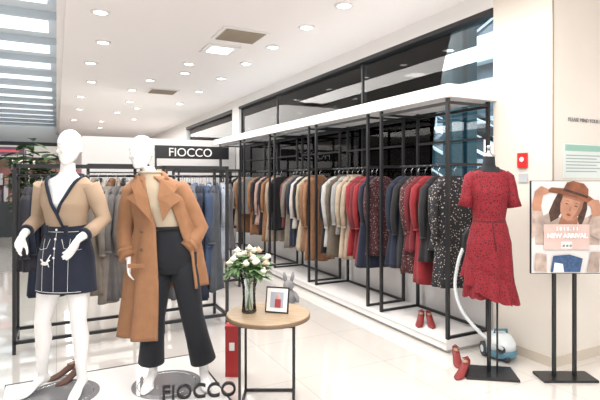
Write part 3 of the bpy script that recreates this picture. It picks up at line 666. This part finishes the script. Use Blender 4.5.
for ex in (-.03,.032):
    poly(el(ex,1.308,.012,.0035,-.05,12),3); poly([(ex-.017,1.325),(ex,1.330),(ex+.017,1.324),(ex,1.3265)],3)
poly([(.0,1.30),(.006,1.268),(-.008,1.268)],9); poly(el(.0,1.238,.016,.0045,0,14),7); poly(el(.0,1.245,.012,.003,0,12),7)
poly([(-.19,1.345),(-.16,1.385),(-.08,1.40),(-.07,1.445),(-.03,1.468),(.04,1.468),(.08,1.44),(.09,1.40),(.16,1.375),(.19,1.335),(.10,1.352),(.0,1.362),(-.10,1.358)],2)
poly([(-.08,1.385),(.09,1.38),(.09,1.396),(-.08,1.402)],3)
TR[0]=None
poly([(-.25,1.14),(-.257,1.30),(-.235,1.40),(-.19,1.44),(-.14,1.42),(-.13,1.39),(-.175,1.37),(-.19,1.29),(-.17,1.18)],1); poly([(-.257,1.05),(-.257,1.26),(-.18,1.25),(-.15,1.12)],6)
poly([(.25,1.16),(.256,1.28),(.24,1.335),(.19,1.34),(.15,1.31),(.18,1.29),(.19,1.23),(.17,1.18)],1); poly([(.256,1.03),(.256,1.22),(.19,1.21),(.14,1.10)],6)
poly([(-.17,.965),(.17,.965),(.17,1.155),(-.17,1.155)],4)
poly([(-.04,.975),(.04,.975),(.04,1.025),(-.04,1.025)],8)
poly([(-.12,.80),(.10,.80),(.12,.90),(.02,.93),(-.1,.92)],5); poly([(-.10,.80),(-.02,.80),(-.03,.86),(-.09,.87)],8); poly([(.15,.80),(.24,.80),(.25,.95),(.18,.95)],6); poly([(-.24,.81),(-.15,.80),(-.15,.93),(-.23,.94)],6)
c.obj('poster',PM,parent=PS)
PT=mat('poster_text_white',(.9,.9,.9),.5,emis=.2)
text('poster_text','NEW ARRIVAL',.046,(0,-.03,1.055),(pi/2,0,0),PT,PS,.001,'CENTER',.001); text('poster_text_small','2 0 1 8 . 1 1',.034,(0,-.03,1.11),(pi/2,0,0),PT,PS,.001)
text('poster_qr','# # #',.03,(0,-.03,.988),(pi/2,0,0),BLACK,PS,.001)
c=MB(); c.box(3.475,3.5,2.705,2.79,1.585,1.71,0); c.ball((3.474,2.747,1.655),(.006,.022,.022),1); c.obj('fire_alarm_box',[mat('alarm_red',(.6,.02,.02),.35),WHITE],bevel=.004)
boxo('wall_socket',3.49,3.5,2.70,2.79,1.46,1.54,mat('socket_white',(.5,.53,.56),.3),bevel=.003)
c=MB(); c.box(3.62,4.2,2.472,2.48,1.5,1.78,0); c.box(3.64,4.18,2.470,2.473,1.72,1.77,1)
for i in range(6): c.box(3.65,4.1-.05*(i%2),2.470,2.473,1.68-i*.026,1.688-i*.026,2)
c.obj('wall_notice',[mat('notice_white',(.72,.80,.77),.4),mat('notice_green',(.3,.52,.44),.5),mat('notice_grey',(.35,.4,.42),.5)])
text('wall_lettering','PLEASE MIND YOUR STEP',.045,(3.68,2.474,1.96),(pi/2,0,0),mat('letter_grey',(.25,.25,.25),.5),None,.002,'LEFT')
# ---------------------------------------------------------------- lights
def area(name,loc,size,power,col=(1,.955,.915),rot=(0,0,0),sy=None):
    l=bpy.data.lights.new(name,'AREA'); l.energy=power; l.color=col; l.size=size
    if sy: l.shape='RECTANGLE'; l.size_y=sy
    o=bpy.data.objects.new(name,l); COL.objects.link(o); o.location=loc; o.rotation_euler=rot
area('lamp_row_a',(.6,4,3.1),.8,138,sy=7); area('lamp_row_b',(2.3,5,3.1),.6,165,sy=8)
area('lamp_row_c',(1.5,14,3.1),2.5,320,sy=9); area('lamp_row_d',(-4,8,3.1),2,240,sy=14); area('lamp_row_e',(1.5,-1,3.1),3,150,sy=3)
area('atrium_fill',(7,9,6.1),3,900,(.8,.92,1),sy=8)  # added bluish fill to light the escalator void, no fixture modelled
w=bpy.data.worlds.new('w'); scene.world=w; w.use_nodes=True; w.node_tree.nodes['Background'].inputs[0].default_value=(1,.97,.95,1); w.node_tree.nodes['Background'].inputs[1].default_value=1.15
# ---------------------------------------------------------------- camera
cam=bpy.data.cameras.new('camera'); co=bpy.data.objects.new('camera',cam); COL.objects.link(co); scene.camera=co
cam.sensor_width=36; cam.lens=480/600*36; cam.shift_y=-22/600; cam.clip_end=100
co.location=(0,0,1.5); co.rotation_euler=(pi/2,0,-A)
scene.view_settings.view_transform='Standard'
